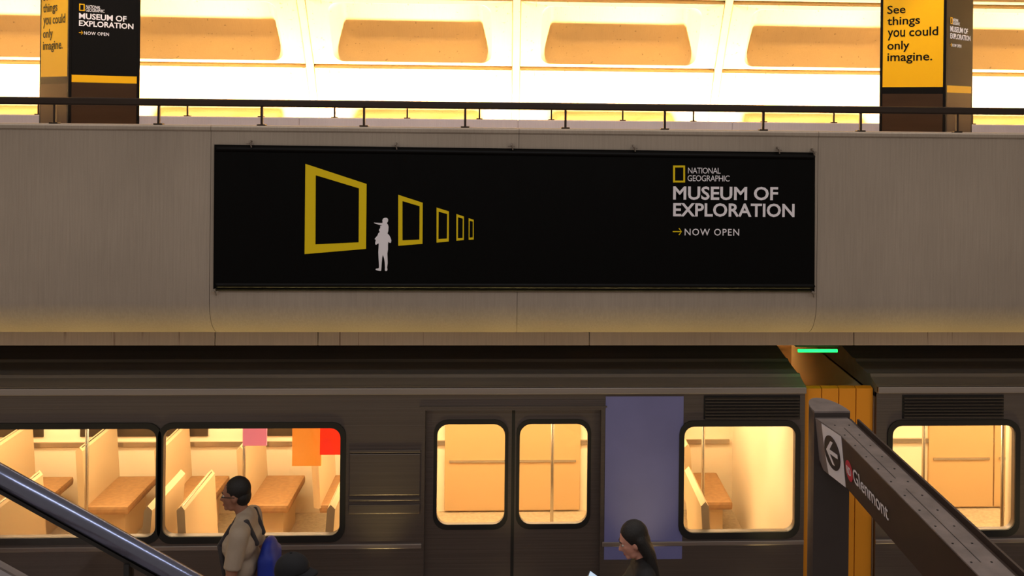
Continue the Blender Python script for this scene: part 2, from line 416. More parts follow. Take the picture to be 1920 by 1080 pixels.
frames = [([(62, 80), (600, 257), (595, 827), (55, 873)], [(153, 180), (533, 295), (530, 770), (150, 788)]),
          ([(878, 352), (1093, 422), (1091, 783), (878, 800)], [(915, 407), (1066, 452), (1064, 746), (915, 752)]),
          ([(1215, 464), (1323, 498), (1322, 762), (1215, 772)], [(1233, 500), (1308, 521), (1306, 737), (1231, 741)]),
          ([(1389, 521), (1455, 543), (1454, 749), (1389, 756)], [(1403, 549), (1445, 561), (1444, 731), (1402, 734)]),
          ([(1497, 558), (1541, 572), (1541, 745), (1497, 747)], [(1506, 580), (1533, 587), (1533, 726), (1504, 729)])]
for o_, i_ in frames:
    bf.shape_px([[Z1(*p) for p in o_], [Z1(*p) for p in i_]], 'frame_print', YEL, ban, lift=0.012)
sil = [(105,195),(125,200),(205,205),(245,205),(250,190),(245,160),(258,130),(290,117),(325,120),(343,145),(340,180),(322,207),(340,235),(350,270),(345,340),(332,382),(360,410),(382,450),(397,500),(390,538),(372,540),(345,525),(340,580),(340,650),(330,720),(333,800),(335,880),(325,960),(332,985),(325,1010),(300,1015),(288,1000),(290,950),(285,860),(275,800),(255,740),(243,790),(235,870),(230,950),(225,1010),(205,1012),(150,1003),(130,990),(140,975),(180,970),(190,950),(187,870),(182,800),(178,700),(182,620),(185,550),(160,555),(150,570),(130,570),(125,545),(135,490),(115,475),(130,455),(160,420),(180,375),(205,355),(190,340),(192,310),(210,290),(210,255),(245,248),(190,235),(125,215),(108,208)]
o = bf.shape_px([[(690 + x / 9, 395 + y / 9) for x, y in sil]], 'silhouette_print', WHITEP, ban, lift=0.012); o['label'] = 'white silhouette of adult carrying a pointing child'
R4 = lambda x0, y0, x1, y1: [(x0, y0), (x1, y0), (x1, y1), (x0, y1)]
bf.shape_px([R4(1261.6, 310.2, 1284, 341.9), R4(1265.3, 313.8, 1280.8, 338.6)], 'logo_print', YEL, ban, lift=0.012)
bf.text('NATIONAL', 1289.7, 314, 325, 1350.5, 'lettering', WHITEP, ban, 0.0, 0.92, 0.012)
bf.text('GEOGRAPHIC', 1288.8, 328.3, 339.5, 1367.3, 'lettering', WHITEP, ban, 0.0, 0.92, 0.012)
bf.text('MUSEUM OF', 1261.9, 348.9, 374.2, 1458, 'lettering', WHITEP, ban, 0.022, 1.0, 0.012)
bf.text('EXPLORATION', 1261.9, 380.2, 405.6, 1488.9, 'lettering', WHITEP, ban, 0.022, 1.0, 0.012)
bf.text('NOW OPEN', 1283.3, 428.3, 441, 1385.3, 'lettering', WHITEP, ban, 0.006, 1.15, 0.012)
def arrow_loop(x0, x1, yc, hh, t):      # thin right-pointing arrow outline
    return [(x0, yc - t), (x1 - 2 * t, yc - t), (x1 - hh - t * 0.3, yc - hh + t * 0.3), (x1 - hh + t * 1.4, yc - hh - t), (x1, yc), (x1 - hh + t * 1.4, yc + hh + t), (x1 - hh - t * 0.3, yc + hh - t * 0.3), (x1 - 2 * t, yc + t), (x0, yc + t)]
bf.shape_px([arrow_loop(1261, 1278, 433.9, 6.0, 0.9)], 'arrow_print', YEL, ban, lift=0.012)
HOOKM = mat('zinc', srgb(150, 140, 130), 0.4, 0.8)
for px, py in ((470, 268), (742, 272), (959, 273), (1188, 276), (1458, 280), (1523, 283), (404, 545), (1522, 549)):
    u, v = bf.uv(px, py)
    b = bmesh.new(); tube(b, (u, BY + 0.03, v + 0.012), (u, BY - 0.035, v + 0.012), 0.009, n=10)
    tube(b, (u, BY - 0.03, v + 0.012), (u + 0.012, BY - 0.02, v - 0.035), 0.005, n=8)
    tube(b, (u - 0.03, BY - 0.018, v - 0.004), (u + 0.03, BY - 0.018, v - 0.006), 0.004, n=8)
    obj('eyelet_hook', b, HOOKM, ban)

# ------------------------------------------------------------------ advertising pylons (square shafts turned by 45 degrees)
PW = 0.635
def make_pylon(corner_x, corner_y, label):
    ct = Vector((corner_x, corner_y + PW / math.sqrt(2), 3.5))
    t = empty('advertising_pylon', ct); tag(t, label, 'pylon', 'pylons on the mezzanine')
    h = 3.2; H_ = PW / 2
    rot = Matrix.Rotation(math.radians(45), 4, 'Z')
    def put(bm): bmesh.ops.transform(bm, matrix=rot, verts=bm.verts); return bm
    e = 0.026
    obj('core', put(bx(-H_ + 0.012, H_ - 0.012, -H_ + 0.012, H_ - 0.012, 0, h)), BRONZE, t)
    for sx in (-1, 1):
        for sy in (-1, 1):
            obj('corner_strip', put(bx(sx * H_, sx * (H_ - e), sy * H_, sy * (H_ - e), 0, h)), BPY, t)
    obj('top_cap', put(bx(-H_, H_, -H_, H_, h, h + 0.04, 0.008)), BRONZE, t)
    return t, ct
lcor = at(128.5, 120, 9.12); rcor = at(1774, 120, 9.12)
pyl, pct = make_pylon(lcor.x, 9.12, 'black faced pylon at the left end of the balcony, yellow side narrow')
# faces in world space, measured on the photograph, then made local
def pylon_faces(corner):
    s2 = 1 / math.sqrt(2); c = Vector((corner.x, 9.12, 0))
    left = Face(c + Vector((-PW * s2, PW * s2, 0)), (s2, -s2, 0)); right = Face(c, (s2, s2, 0)); return left, right
LL, LR = pylon_faces(lcor); RL, RR = pylon_faces(rcor)
def localise(t, objs):
    for o in objs:
        o.data.transform(Matrix.Translation(-t.location))
def dress(t, yf, yref, bf_, bref):
    """yf/bf_: the yellow and the black face of this pylon; yref/bref: the same faces on the pylon where they were measured"""
    made = []
    e = 0.028
    def panel(face, v0, v1, m_, name, lift=0.0, th=0.012):
        return face.shape([[(e, v0), (PW - e, v0), (PW - e, v1), (e, v1)]], name, m_, t, lift=-0.006 + lift, thick=th)
    vy = yref.uv(1700, 163.2)[1]; vb = yref.uv(1700, 176)[1]
    made += [panel(yf, vy, 6.6, YPY, 'yellow_panel'), panel(yf, vb, vy, BPY, 'black_band'), panel(yf, 3.52, vb, BRONZE, 'lower_panel')]
    for st, x0, yt, yb, x1 in (('See', 1664, 11, 26.5, 1698), ('things', 1664, 32, 52.5, 1725), ('you', 1664.5, 57, 76, 1697), ('could', 1705, 51.7, 68.3, 1759), ('only', 1664, 77.5, 98.5, 1705), ('imagine.', 1664, 100, 120, 1748)):
        u0, v1 = yref.uv(x0, yt); _, v0 = yref.uv(x0, yb); u1, _ = yref.uv(x1, yb)
        made.append(yf.text_uv(st, u0, u1, v0, v1, 'lettering', BPY, t, 0.012, 1.0, 0.002))
    va, vc = bref.uv(140, 140.2)[1], bref.uv(140, 154)[1]
    made += [panel(bf_, va, 6.6, BPY, 'black_panel'), panel(bf_, vc, va, YPY, 'yellow_stripe'), panel(bf_, 3.52, vc, BRONZE, 'lower_panel')]
    for st, x0, yt, yb, x1, bd, sp in (('NATIONAL', 161, 9.3, 15.3, 188.5, 0, .92), ('GEOGRAPHIC', 160.5, 15.6, 21.4, 196, 0, .92), ('MUSEUM OF', 148, 24, 35.2, 237, .022, 1), ('EXPLORATION', 148, 37.8, 48.6, 250, .022, 1), ('NOW OPEN', 157.5, 58.7, 64.9, 204, .006, 1.15)):
        u0, v1 = bref.uv(x0, yt); _, v0 = bref.uv(x0, yb); u1, _ = bref.uv(x1, yb)
        made.append(bf_.text_uv(st, u0, u1, v0, v1, 'lettering', WHITEP, t, bd, sp, 0.002))
    u0, v1 = bref.uv(148.3, 6.8); u1, v0 = bref.uv(158.4, 20.9); k = 0.009
    made.append(bf_.shape([R4(u0, v0, u1, v1), R4(u0 + k, v0 + k, u1 - k, v1 - k)], 'logo_print', YPY, t, lift=0.003))
    u0, vm = bref.uv(147.8, 61); u1, _ = bref.uv(155.2, 61)
    made.append(bf_.shape([arrow_loop(u0, u1, vm, 0.015, 0.0025)], 'arrow_print', YPY, t, lift=0.003))
    localise(t, made)
dress(pyl, LL, RL, LR, LR)
pyr, _ = make_pylon(rcor.x, 9.12, 'yellow faced pylon at the right end of the balcony, black side narrow')
dress(pyr, RL, RL, RR, LR)

# unseen spots and tube lamp, added to brighten the pylons and far parapet
for cor, side in ((lcor, 'left'), (rcor, 'right')):
    t = empty('added_spot', (cor.x * 0.96, 7.5, 6.9)); tag(t, 'unseen spot lamp added to brighten the pylon at the %s end of the balcony' % side, 'lamp', 'added spot lamps over the balcony')
    b = bmesh.new(); tube(b, (0, 0, 0.06), (0, 0, 1.2), 0.014, n=10); obj('added_stem', b, DARKMETAL, t)
    aim = (Vector((cor.x, 9.3, 4.9)) - Vector((cor.x * 0.96, 7.5, 6.9))).normalized()
    b = bmesh.new(); tube(b, aim * -0.16, aim * 0.14, 0.06, 0.085, n=20); obj('added_lamp_head', b, DARKMETAL, t)
    ld = bpy.data.lights.new('spot', 'SPOT'); ld.energy = SPOT; ld.color = (1.0, 0.80, 0.58); ld.spot_size = math.radians(34); ld.spot_blend = 0.5; ld.shadow_soft_size = 0.08
    lo = bpy.data.objects.new('spot', ld); col.objects.link(lo); lo.parent = t; lo.location = aim * 0.16; lo.rotation_euler = aim.to_track_quat('-Z', 'Y').to_euler()
t = empty('added_mezz_lamp', (0, 9.2, 7.0)); tag(t, 'unseen tube lamp added above the mezzanine floor to brighten the far parapet', 'lamp')
obj('housing', bx(-7, 7, -0.1, 0.1, 0.0, 0.08, 0.02), DARKMETAL, t)  # housing of the added tube lamp
for xx in (-6, 0, 6):
    b = bmesh.new(); tube(b, (xx, 0, 0.08), (xx, 0, 1.8), 0.012, n=8); obj('hanger', b, DARKMETAL, t)
obj('tube', bx(-6.9, 6.9, -0.07, 0.07, -0.03, -0.001, 0.008), emit('warm_tube', (1.0, 0.92, 0.86), 2.0), t)
ld = bpy.data.lights.new('added_mezz_light', 'AREA'); ld.shape = 'RECTANGLE'; ld.size = 13.8; ld.size_y = 0.15; ld.energy = ADDED_MEZZ_LAMP; ld.color = (1.0, 0.93, 0.90)
lo = bpy.data.objects.new('added_mezz_light', ld); col.objects.link(lo); lo.parent = t; lo.location = (0, 0, -0.04)

# ------------------------------------------------------------------ platform and track side
platform = obj('floor.001', bx(-16, 16, 3.2, 8.78, -0.3, 0.0), mat('platform_tile', srgb(92, 66, 54), 0.45, 0, 0.25, (3, 3, 3)))
tag(platform, 'brown tiled station platform under the walking people', 'platform', kind='structure')
edge = obj('trim_3', bx(-16, 16, 8.35, 8.78, 0.0, 0.012), mat('granite', srgb(150, 146, 142), 0.6, 0, 0.3, (40, 40, 40))); tag(edge, 'pale granite strip at the platform edge beside the train', 'platform edge', kind='structure')
bed = obj('floor.002', bx(-16, 16, -4, 14.5, -1.6, -1.3), mat('track_bed', srgb(60, 54, 50), 0.9, 0, 0.3, (5, 5, 5))); tag(bed, 'dark track bed below the platform and the train', 'track bed', kind='structure')
tw = obj('wall_back.001', bx(-16, 16, 12.9, 13.1, -1.3, 2.53), mat('track_wall', srgb(150, 128, 96), 0.9, 0, 0.15, (1, 1, 1))); tag(tw, 'plain track wall behind the train under the mezzanine', 'wall', kind='structure')

# unseen round lights added in the platform edge to light the parapet from below
EDL = emit('added_edge_lens', (1.0, 0.80, 0.42), 2.0)
for k in range(-7, 8):
    t = empty('added_edge_light', (1.15 * k, 8.56, 0.012)); tag(t, 'unseen round light added in the granite platform edge to light the parapet', 'light', 'added platform edge lights')
    b = bmesh.new(); tube(b, (0, 0, 0), (0, 0, 0.008), 0.10, n=24); obj('added_bezel', b, DARKMETAL, t)
    b = bmesh.new(); tube(b, (0, 0, 0.008), (0, 0, 0.011), 0.085, n=24); obj('lens', b, EDL, t)
    ld = bpy.data.lights.new('added_edge_lamp', 'AREA'); ld.shape = 'DISK'; ld.size = 0.16; ld.spread = math.radians(58); ld.energy = ADDED_EDGE_LIGHT; ld.color = (1.0, 0.76, 0.30)
    lo = bpy.data.objects.new('added_edge_lamp', ld); col.objects.link(lo); lo.parent = t; lo.location = (0, 0, 0.02); lo.rotation_euler = (PI, 0, 0)
# cool tube lamp that hangs over the stair
t = empty('stair_lamp', (-0.3, 1.6, 7.4)); tag(t, 'long cool white tube lamp hanging over the stair', 'lamp')
obj('housing', bx(-3.6, 3.6, -0.12, 0.12, 0.0, 0.10, 0.02), DARKMETAL, t)
for xx in (-3.0, 3.0):
    b = bmesh.new(); tube(b, (xx, 0, 0.1), (xx, 0, 0.9), 0.012, n=8); obj('hanger', b, DARKMETAL, t)
obj('tube', bx(-3.55, 3.55, -0.09, 0.09, -0.03, -0.001, 0.008), emit('cool_tube', (0.80, 0.86, 1.0), 2.0), t)
ld = bpy.data.lights.new('stair_light', 'AREA'); ld.shape = 'RECTANGLE'; ld.size = 7.1; ld.size_y = 0.2; ld.energy = STAIR_LAMP; ld.color = (0.86, 0.90, 1.0)
lo = bpy.data.objects.new('stair_light', ld); col.objects.link(lo); lo.parent = t; lo.location = (0, 0, -0.04); lo.rotation_euler = (math.radians(25), 0, 0)

# ------------------------------------------------------------------ train
TY, TYB = 8.95, 11.75
XT = lambda px, py=900: at(px, py, TY).x
ZT = lambda px, py: at(px, py, TY).z
GLASS = glass('window_glass', (0.97, 0.95, 0.90), 0.06)
LAV = mat('lavender_reflection', srgb(114, 116, 172), 0.5, 0.1, 0.08, (2, 2, 2))
ROOF_P = [(8.95, 2.072), (8.925, 2.08), (8.92, 2.135), (8.945, 2.142), (8.975, 2.146), (9.10, 2.178), (9.125, 2.20), (9.16, 2.20), (9.19, 2.185), (9.50, 2.215), (9.53, 2.235), (9.56, 2.235), (9.60, 2.225), (10.0, 2.27), (10.35, 2.285), (10.70, 2.27), (11.2, 2.21), (11.6, 2.16), (11.75, 2.08), (11.72, 2.03), (8.98, 2.03)]
SEATM = [mat('seat_shell', srgb(196, 168, 128), 0.5), mat('seat_pad', srgb(150, 110, 66), 0.7, 0, 0.15, (20, 20, 20))]
POLE = mat('pole_steel', srgb(190, 180, 165), 0.25, 0.9)
def wall_plate(name, loops, y, thick, material, parent):
    me = plate(loops, thick); me.transform(Matrix(((1, 0, 0, 0), (0, 0, -1, y), (0, 1, 0, 0), (0, 0, 0, 1))))   # (u, v, w) -> (x, y - w, z)
    me.transform(Matrix.Translation(-parent.location)); return link(name, me, material, parent)
def loc_obj(name, bm, material, parent, smooth=False):
    bmesh.ops.transform(bm, matrix=Matrix.Translation(-parent.location), verts=bm.verts); return obj(name, bm, material, parent, smooth)
def make_car(x0, x1, windows, doors, label, extras):
    car = empty('train_car', ((x0 + x1) / 2, (TY + TYB) / 2, -1.2)); tag(car, label, 'train', 'cars of the passing train')
    z0, z1 = -0.35, 2.075
    holes = [rrect(a, b, c, d, 0.085) for a, b, c, d in windows] + [R4(a, -0.02, b, 1.93) for a, b, _ in doors]
    wall_plate('side_wall', [R4(x0, z0, x1, z1)] + holes, TY + 0.03, 0.06, STEEL, car)
    loc_obj('roof', extrude_profile(ROOF_P, x0, x1), ROOFM, car, False)
    loc_obj('drip_rail', bx(x0, x1, 8.905, 8.948, 2.080, 2.137, 0.006), mat('bright_steel', srgb(170, 162, 158), 0.35, 0.85, 0.05, (0.3, 60, 60)), car)
    loc_obj('car_floor', bx(x0, x1, TY + 0.0, TYB, -0.42, -0.36 + 0.34), CARFLOOR, car)
    loc_obj('far_wall', bx(x0, x1, TYB - 0.10, TYB, -0.02, 2.05), CREAM, car)
    for xe in (x0, x1 - 0.06): loc_obj('end_wall', bx(xe, xe + 0.06, TY + 0.062, TYB - 0.1, -0.02, 2.05), CREAM, car)
    loc_obj('inner_ceiling', bx(x0 + 0.06, x1 - 0.06, TY + 0.06, TYB - 0.1, 1.99, 2.03), CREAM, car)
    loc_obj('underframe', bx(x0 + 0.4, x1 - 0.4, TY + 0.15, TYB - 0.15, -1.0, -0.42), BLACK, car)
    for k in range(2):
        y = 9.75 + k * 1.1
        loc_obj('ceiling_light', bx(x0 + 0.2, x1 - 0.2, y - 0.11, y + 0.11, 1.965, 1.985), emit('car_light', (1.0, 0.80, 0.50), CAR_LIGHT), car)
    # windows: black gasket frame, pane; wall lining between
    for a, b, c, d in windows:
        f = wall_plate('window', [rrect(a - 0.045, b + 0.045, c - 0.06, d + 0.05, 0.12), rrect(a, b, c, d, 0.085)], TY - 0.006, 0.02, BLACK, car)
        wall_plate('pane', [rrect(a - 0.01, b + 0.01, c - 0.01, d + 0.01, 0.09)], TY + 0.03, 0.006, GLASS, car).parent = f
    for a, b, ws in doors:
        mid = (a + b) / 2
        for q, (d0, d1) in enumerate(((a, mid - 0.008), (mid + 0.008, b))):
            wa, wb, wc, wd = ws[q]
            lf = wall_plate('door_leaf', [R4(d0 - (0.04 if q == 0 else 0.0), -0.01, d1 + (0.04 if q else 0.0), 1.96), rrect(wa, wb, wc, wd, 0.10)], TY + 0.084, 0.04, STEEL, car)
            fr = wall_plate('gasket', [rrect(wa - 0.03, wb + 0.03, wc - 0.045, wd + 0.04, 0.12), rrect(wa, wb, wc, wd, 0.10)], TY + 0.060, 0.010, BLACK, car); fr.parent = lf
            wall_plate('pane', [rrect(wa - 0.01, wb + 0.01, wc - 0.01, wd + 0.01, 0.1)], TY + 0.084, 0.006, GLASS, car).parent = lf
        loc_obj('door_seal', bx(mid - 0.014, mid + 0.014, TY + 0.058, TY + 0.11, -0.01, 1.96), BLACK, car)
        loc_obj('door_header', bx(a - 0.05, b + 0.05, TY - 0.012, TY + 0.01, 1.955, 1.968), STEEL, car)
        for xx in (a - 0.16, b + 0.16):
            bm = bmesh.new(); tube(bm, (xx, TY + 0.55, 0), (xx, TY + 0.55, 1.97), 0.018); loc_obj('stanchion', bm, POLE, car, True)
        # draught screens beside the door
        for xx in (a - 0.10, b + 0.07):
            loc_obj('screen', bx(xx, xx + 0.03, TY + 0.1, TY + 0.62, 0.0, 1.75, 0.006), CREAM, car)
        # far door leaves
        for d0, d1 in ((a, mid - 0.006), (mid + 0.006, b)):
            dl = loc_obj('far_door', bx(d0, d1, TYB - 0.14, TYB - 0.10, 0.0, 1.9, 0.01), mat('far_door_steel', srgb(196, 160, 110), 0.55, 0.2), car)
            q_ = loc_obj('far_rail', bx(d0 + 0.05, d1 - 0.05, TYB - 0.155, TYB - 0.14, 0.55, 0.575), POLE, car); q_.parent = dl
    # belt strip, drip lines, interrupted by doors
    segs, s = [], x0
    for a, b, _ in doors: segs.append((s, a - 0.02)); s = b + 0.02
    segs.append((s, x1))
    for a, b in segs:
        loc_obj('belt_strip', bx(a, b, TY - 0.012, TY + 0.01, 0.735, 0.775, 0.006), mat('bright_steel', srgb(170, 162, 158), 0.35, 0.85, 0.05, (0.3, 60, 60)), car)
        loc_obj('lower_strip', bx(a, b, TY - 0.008, TY + 0.01, 0.35, 0.37, 0.004), STEELD, car)
    # seats
    def seat(x, y, face):
        s_ = empty('seat', (0, 0, 0)); s_.parent = car; s_.location = Vector((x, y, 0)) - car.location; s_.rotation_euler.z = 0 if face > 0 else PI
        obj('cushion', bx(-0.22, 0.22, -0.44, 0.44, 0.36, 0.45, 0.03), SEATM[1], s_)
        bmm = extrude_profile([(-0.27, 0.42), (-0.20, 0.42), (-0.24, 1.02), (-0.27, 1.06), (-0.31, 1.02)], -0.45, 0.45)
        bmesh.ops.transform(bmm, matrix=Matrix.Rotation(-PI / 2, 4, 'Z') @ Matrix.Scale(-1, 4, (1, 0, 0)), verts=bmm.verts)
        obj('backrest', bmm, SEATM[0], s_)
        obj('pedestal', bx(-0.14, 0.14, -0.3, 0.3, -0.02, 0.36), SEATM[0], s_)
        bg_ = bmesh.new(); tube(bg_, (-0.27, -0.42, 1.04), (-0.27, 0.42, 1.04), 0.014, n=8); obj('grab_bar', bg_, POLE, s_)
    for a, b, c, d in windows:
        n = max(1, int((b - a) / 0.75))
        for k in range(n):
            x = a + (k + 0.5) * (b - a) / n
            seat(x, TY + 0.60, 1 if k % 2 == 0 else -1); seat(x + 0.1, TYB - 0.65, 1)
    for k in range(int((x1 - x0) / 1.5)):
        xx = x0 + 0.9 + 1.5 * k
        bm = bmesh.new(); tube(bm, (xx, TY + 1.15, 0), (xx, TY + 1.15, 1.97), 0.017, n=12); loc_obj('stanchion', bm, POLE, car, True)
    bm = bmesh.new(); tube(bm, (x0 + 0.3, TY + 1.0, 1.62), (x1 - 0.3, TY + 1.0, 1.62), 0.015, n=10); loc_obj('grab_rail', bm, POLE, car, True)
    # far wall windows with dark glass, dado rail
    for k in range(int((x1 - x0) / 1.8)):
        xx = x0 + 0.5 + 1.8 * k
        if any(a - 1.5 < xx < b + 0.1 for a, b, _ in doors): continue
        loc_obj('far_window', bx(xx, xx + 1.4, TYB - 0.115, TYB - 0.10, 0.85, 1.8), mat('far_glass', srgb(60, 48, 34), 0.2), car)
    loc_obj('dado_rail', bx(x0 + 0.1, x1 - 0.1, TYB - 0.13, TYB - 0.10, 0.74, 0.79), POLE, car)
    extras(car)
    return car

WZ0, WZ1 = 0.857, 1.785
xA = XT(1508); xB = XT(1642)
dcx = (XT(818), XT(946), XT(974), XT(1102)); dz0, dz1 = ZT(960, 988), ZT(960, 799)
doorA = (XT(796), XT(1126), [(dcx[0], dcx[1], dz0, dz1), (dcx[2], dcx[3], dz0, dz1)])
dw = lambda c: (c - 0.77, c + 0.77, [(c - 0.66, c - 0.066, dz0, dz1), (c + 0.066, c + 0.66, dz0, dz1)])
winA = [(XT(306), XT(638), WZ0, WZ1), (XT(-60), XT(293), WZ0, WZ1), (XT(1282), XT(1490), WZ0 - 0.005, WZ1), (-6.3, -4.75, WZ0, WZ1), (-10.6, -9.1, WZ0, WZ1)]
def louver(car, xa, xb):
    t = loc_obj('louver', bx(xa, xb, TY - 0.006, TY + 0.002, 1.845, 2.055), BLACK, car)
    for k in range(7):
        z = 1.855 + k * 0.028
        s_ = loc_obj('louver_slat', extrude_profile([(TY - 0.006, z), (TY - 0.03, z + 0.003), (TY - 0.03, z + 0.008), (TY - 0.006, z + 0.018)], xa + 0.01, xb - 0.01), STEELD, car); s_.parent = t
def extrasA(car):
    louver(car, XT(1318), XT(1498))
    loc_obj('reflection_panel', bx(XT(1134), XT(1280), TY - 0.006, TY + 0.002, 0.62, 2.05), LAV, car)['label'] = 'lavender blue reflection beside the door, made as a smooth panel'  # bluish reflection on the steel, put into the panel's own colour
    zp = lambda y: ZT(720, y)
    p = loc_obj('ridged_panel', bx(XT(655), XT(788), TY - 0.014, TY + 0.002, zp(928), zp(850), 0.008), STEEL, car)
    for ya, yb in ((843, 848), (934, 938), (945, 962)):
        s_ = loc_obj('ridge', bx(XT(655), XT(788), TY - 0.016, TY + 0.002, zp(yb), zp(ya), 0.004), STEEL, car); s_.parent = p
    # colour panels inside the second window, emission added to keep them bright
    for nm, xa, xb, ya, yb, yy, c in (('orange_panel', 548, 602, 800, 874, 0.34, srgb(246, 140, 44)), ('red_panel', 600, 652, 800, 853, 0.31, srgb(255, 50, 14)), ('magenta_panel', 455, 500, 800, 836, 0.62, srgb(214, 120, 132))):
        a_, b_ = at(xa, ya, TY + yy), at(xb, yb, TY + yy)
        p = loc_obj(nm, bx(a_.x, b_.x, TY + yy, TY + yy + 0.02, b_.z, 1.96, 0.005), emit(nm + '_screen', c, 0.85), car)  # not a lit screen; emission added to keep the panel bright
        h_ = loc_obj('panel_bracket', bx((a_.x + b_.x) / 2 - 0.015, (a_.x + b_.x) / 2 + 0.015, TY + yy + 0.004, TY + yy + 0.016, 1.955, 1.992), POLE, car); h_.parent = p
carA = make_car(-12.5, xA, winA, [dw(-7.7), doorA], 'steel train car with lit windows, left of the gap', extrasA)
winB = [(XT(1672), XT(1902), WZ0 - 0.005, WZ1), (7.0, 8.5, WZ0, WZ1), (8.65, 10.2, WZ0, WZ1)]
carB = make_car(xB, 12.5, winB, [dw(xB + 2.35)], 'steel train car with lit window, right of the gap', lambda car: louver(car, XT(1690), XT(1880)))
# amber panel in the car gap, standing in for the lit wall behind
gapb = empty('gap_wall_stand_in', ((xA + xB) / 2, TY + 0.12, -0.4)); tag(gapb, 'amber upright panel in the gap between the two train cars, standing in for the lit wall behind', 'panel')
AMB = mat('amber_wall_glow', srgb(226, 146, 22), 0.55, 0, 0.1, (2, 2, 1))
zt_ = at(1560, 724, TY + 0.1).z
for k in range(4):
    w = (xB - xA - 0.02) / 4; x = xA + 0.01 + k * w
    loc_obj('gap_stand_in_fold', extrude_profile([(0, 0)] * 0 + [(TY + 0.06, -0.4), (TY + 0.12, -0.4), (TY + 0.12, zt_), (TY + 0.06, zt_ - 0.01)], x + 0.004, x + w - 0.004), AMB, gapb)
# green tube lamp under the soffit
gl = at(1532, 657, 9.06); glx = (at(1496, 657, 9.06).x, at(1569, 657, 9.06).x)
gt = empty('signal_lamp', (gl.x, 9.06, 2.535)); tag(gt, 'glowing green tube lamp under the fascia above the train gap', 'lamp')
loc_obj('housing', bx(glx[0] - 0.02, glx[1] + 0.02, 9.065, 9.13, 2.455, 2.534, 0.006), BLACK, gt)
bm = bmesh.new(); tube(bm, (glx[0], 9.05, gl.z), (glx[1], 9.05, gl.z), 0.014, n=14); loc_obj('green_tube', bm, emit('green_glow', (0.008, 1.0, 0.10), 3.5), gt, True)

# ------------------------------------------------------------------ directional sign on a post
SX0, SXB, SZ1, SZ0, SY = 1.976, 2.012, 2.628, 2.319, 6.41
SIGNB = mat('sign_brown', srgb(50, 36, 30), 0.55, 0.0, 0.12, (8, 8, 8)); SIGNTOP = mat('sign_top', srgb(112, 102, 98), 0.75, 0, 0.22, (9, 9, 9), 0.1)
SIGNW = mat('sign_white', srgb(225, 222, 228), 0.5); SIGND = mat('sign_navy', srgb(24, 24, 34), 0.5); SIGNR = mat('sign_red', srgb(196, 30, 58), 0.5)
POSTM = mat('post_brown', srgb(56, 48, 46), 0.5, 0.0, 0.1, (4, 4, 4))
pf = (at(1527, 771, SY).x, at(1594, 771, SY).x)
sg = empty('direction_sign', ((pf[0] + pf[1]) / 2, SY + 0.14, 0)); tag(sg, 'brown station direction sign on a post, arm reaching towards the camera', 'sign')
ztop = at(1560, 771, SY).z
pts = [(pf[0], SY), (pf[1], SY)]
for k in range(1, 16):
    a = PI * k / 16; cxm = (pf[0] + pf[1]) / 2; pts.append((cxm + (pf[1] - pf[0]) / 2 * math.cos(a) - 0.012 * math.sin(a), SY + 0.30 * math.sin(a)))
def prism(pts, z0, z1):
    bm = bmesh.new(); lo = [bm.verts.new((x, y, z0)) for x, y in pts]; hi = [bm.verts.new((x, y, z1)) for x, y in pts]
    for k in range(len(pts)): bm.faces.new((lo[k], lo[(k + 1) % len(pts)], hi[(k + 1) % len(pts)], hi[k]))
    bm.faces.new(lo[::-1]); bm.faces.new(hi); return bm
loc_obj('post', prism(pts, 0.0, ztop - 0.012), POSTM, sg)
loc_obj('post_cap', prism(pts, ztop - 0.011, ztop), SIGNTOP, sg)
arm_prof = [(SX0, SZ1), (SXB, SZ0), (2.125, SZ0), (2.149, SZ1)]
def arm_seg(y0, y1, prof_, m_, name):
    bm = bmesh.new(); a = [bm.verts.new((x, y0, z)) for x, z in prof_]; b_ = [bm.verts.new((x, y1, z)) for x, z in prof_]
    n = len(prof_)
    for k in range(n): bm.faces.new((a[k], a[(k + 1) % n], b_[(k + 1) % n], b_[k]))
    bm.faces.new(a); bm.faces.new(b_[::-1]); return loc_obj(name, bm, m_, sg)
def arm_loft(y0, p0, y1, p1, m_, name):
    bm = bmesh.new(); a = [bm.verts.new((x, y0, z)) for x, z in p0]; b_ = [bm.verts.new((x, y1, z)) for x, z in p1]; n = len(p0)
    for k in range(n): bm.faces.new((a[k], a[(k + 1) % n], b_[(k + 1) % n], b_[k]))
    bm.faces.new(a); bm.faces.new(b_[::-1]); return loc_obj(name, bm, m_, sg)
YF, FL = 6.07, 0.054
arm_seg(YF, 3.55, arm_prof, SIGNB, 'arm')
arm_loft(SY - 0.001, [(SX0 - FL, SZ1), (SXB - FL, SZ0)] + arm_prof[2:], YF + 0.001, arm_prof, SIGNB, 'arm_end')
tp = lambda q: [(SX0 - 0.004 - q, SZ1 + 0.001), (SX0 - 0.004 - q, SZ1 + 0.008), (2.125, SZ1 + 0.008), (2.125, SZ1 + 0.001)]
arm_loft(SY - 0.001, tp(FL), YF, tp(0), SIGNTOP, 'end_plate'); arm_loft(YF - 0.002, tp(0), 3.55, tp(0), SIGNTOP, 'top_plate')
y_r = 6.295
arm_seg(y_r, 3.55, [(2.150, SZ0), (2.150, SZ1 + 0.032), (2.162, SZ1 + 0.032), (2.162, SZ0)], SIGNB, 'side_panel')
for k, yy in enumerate((6.2, 5.2, 4.2)):
    loc_obj('seam', bx(2.035, 2.039, yy - 0.85, yy, SZ1 + 0.008, SZ1 + 0.0095), BLACK, sg)
for k in range(14):
    yy = 6.25 - k * 0.19
    for xx in (1.995, 2.085):
        loc_obj('rivet', bx(xx - 0.004, xx + 0.004, yy - 0.004, yy + 0.004, SZ1 + 0.008, SZ1 + 0.011), BLACK, sg)
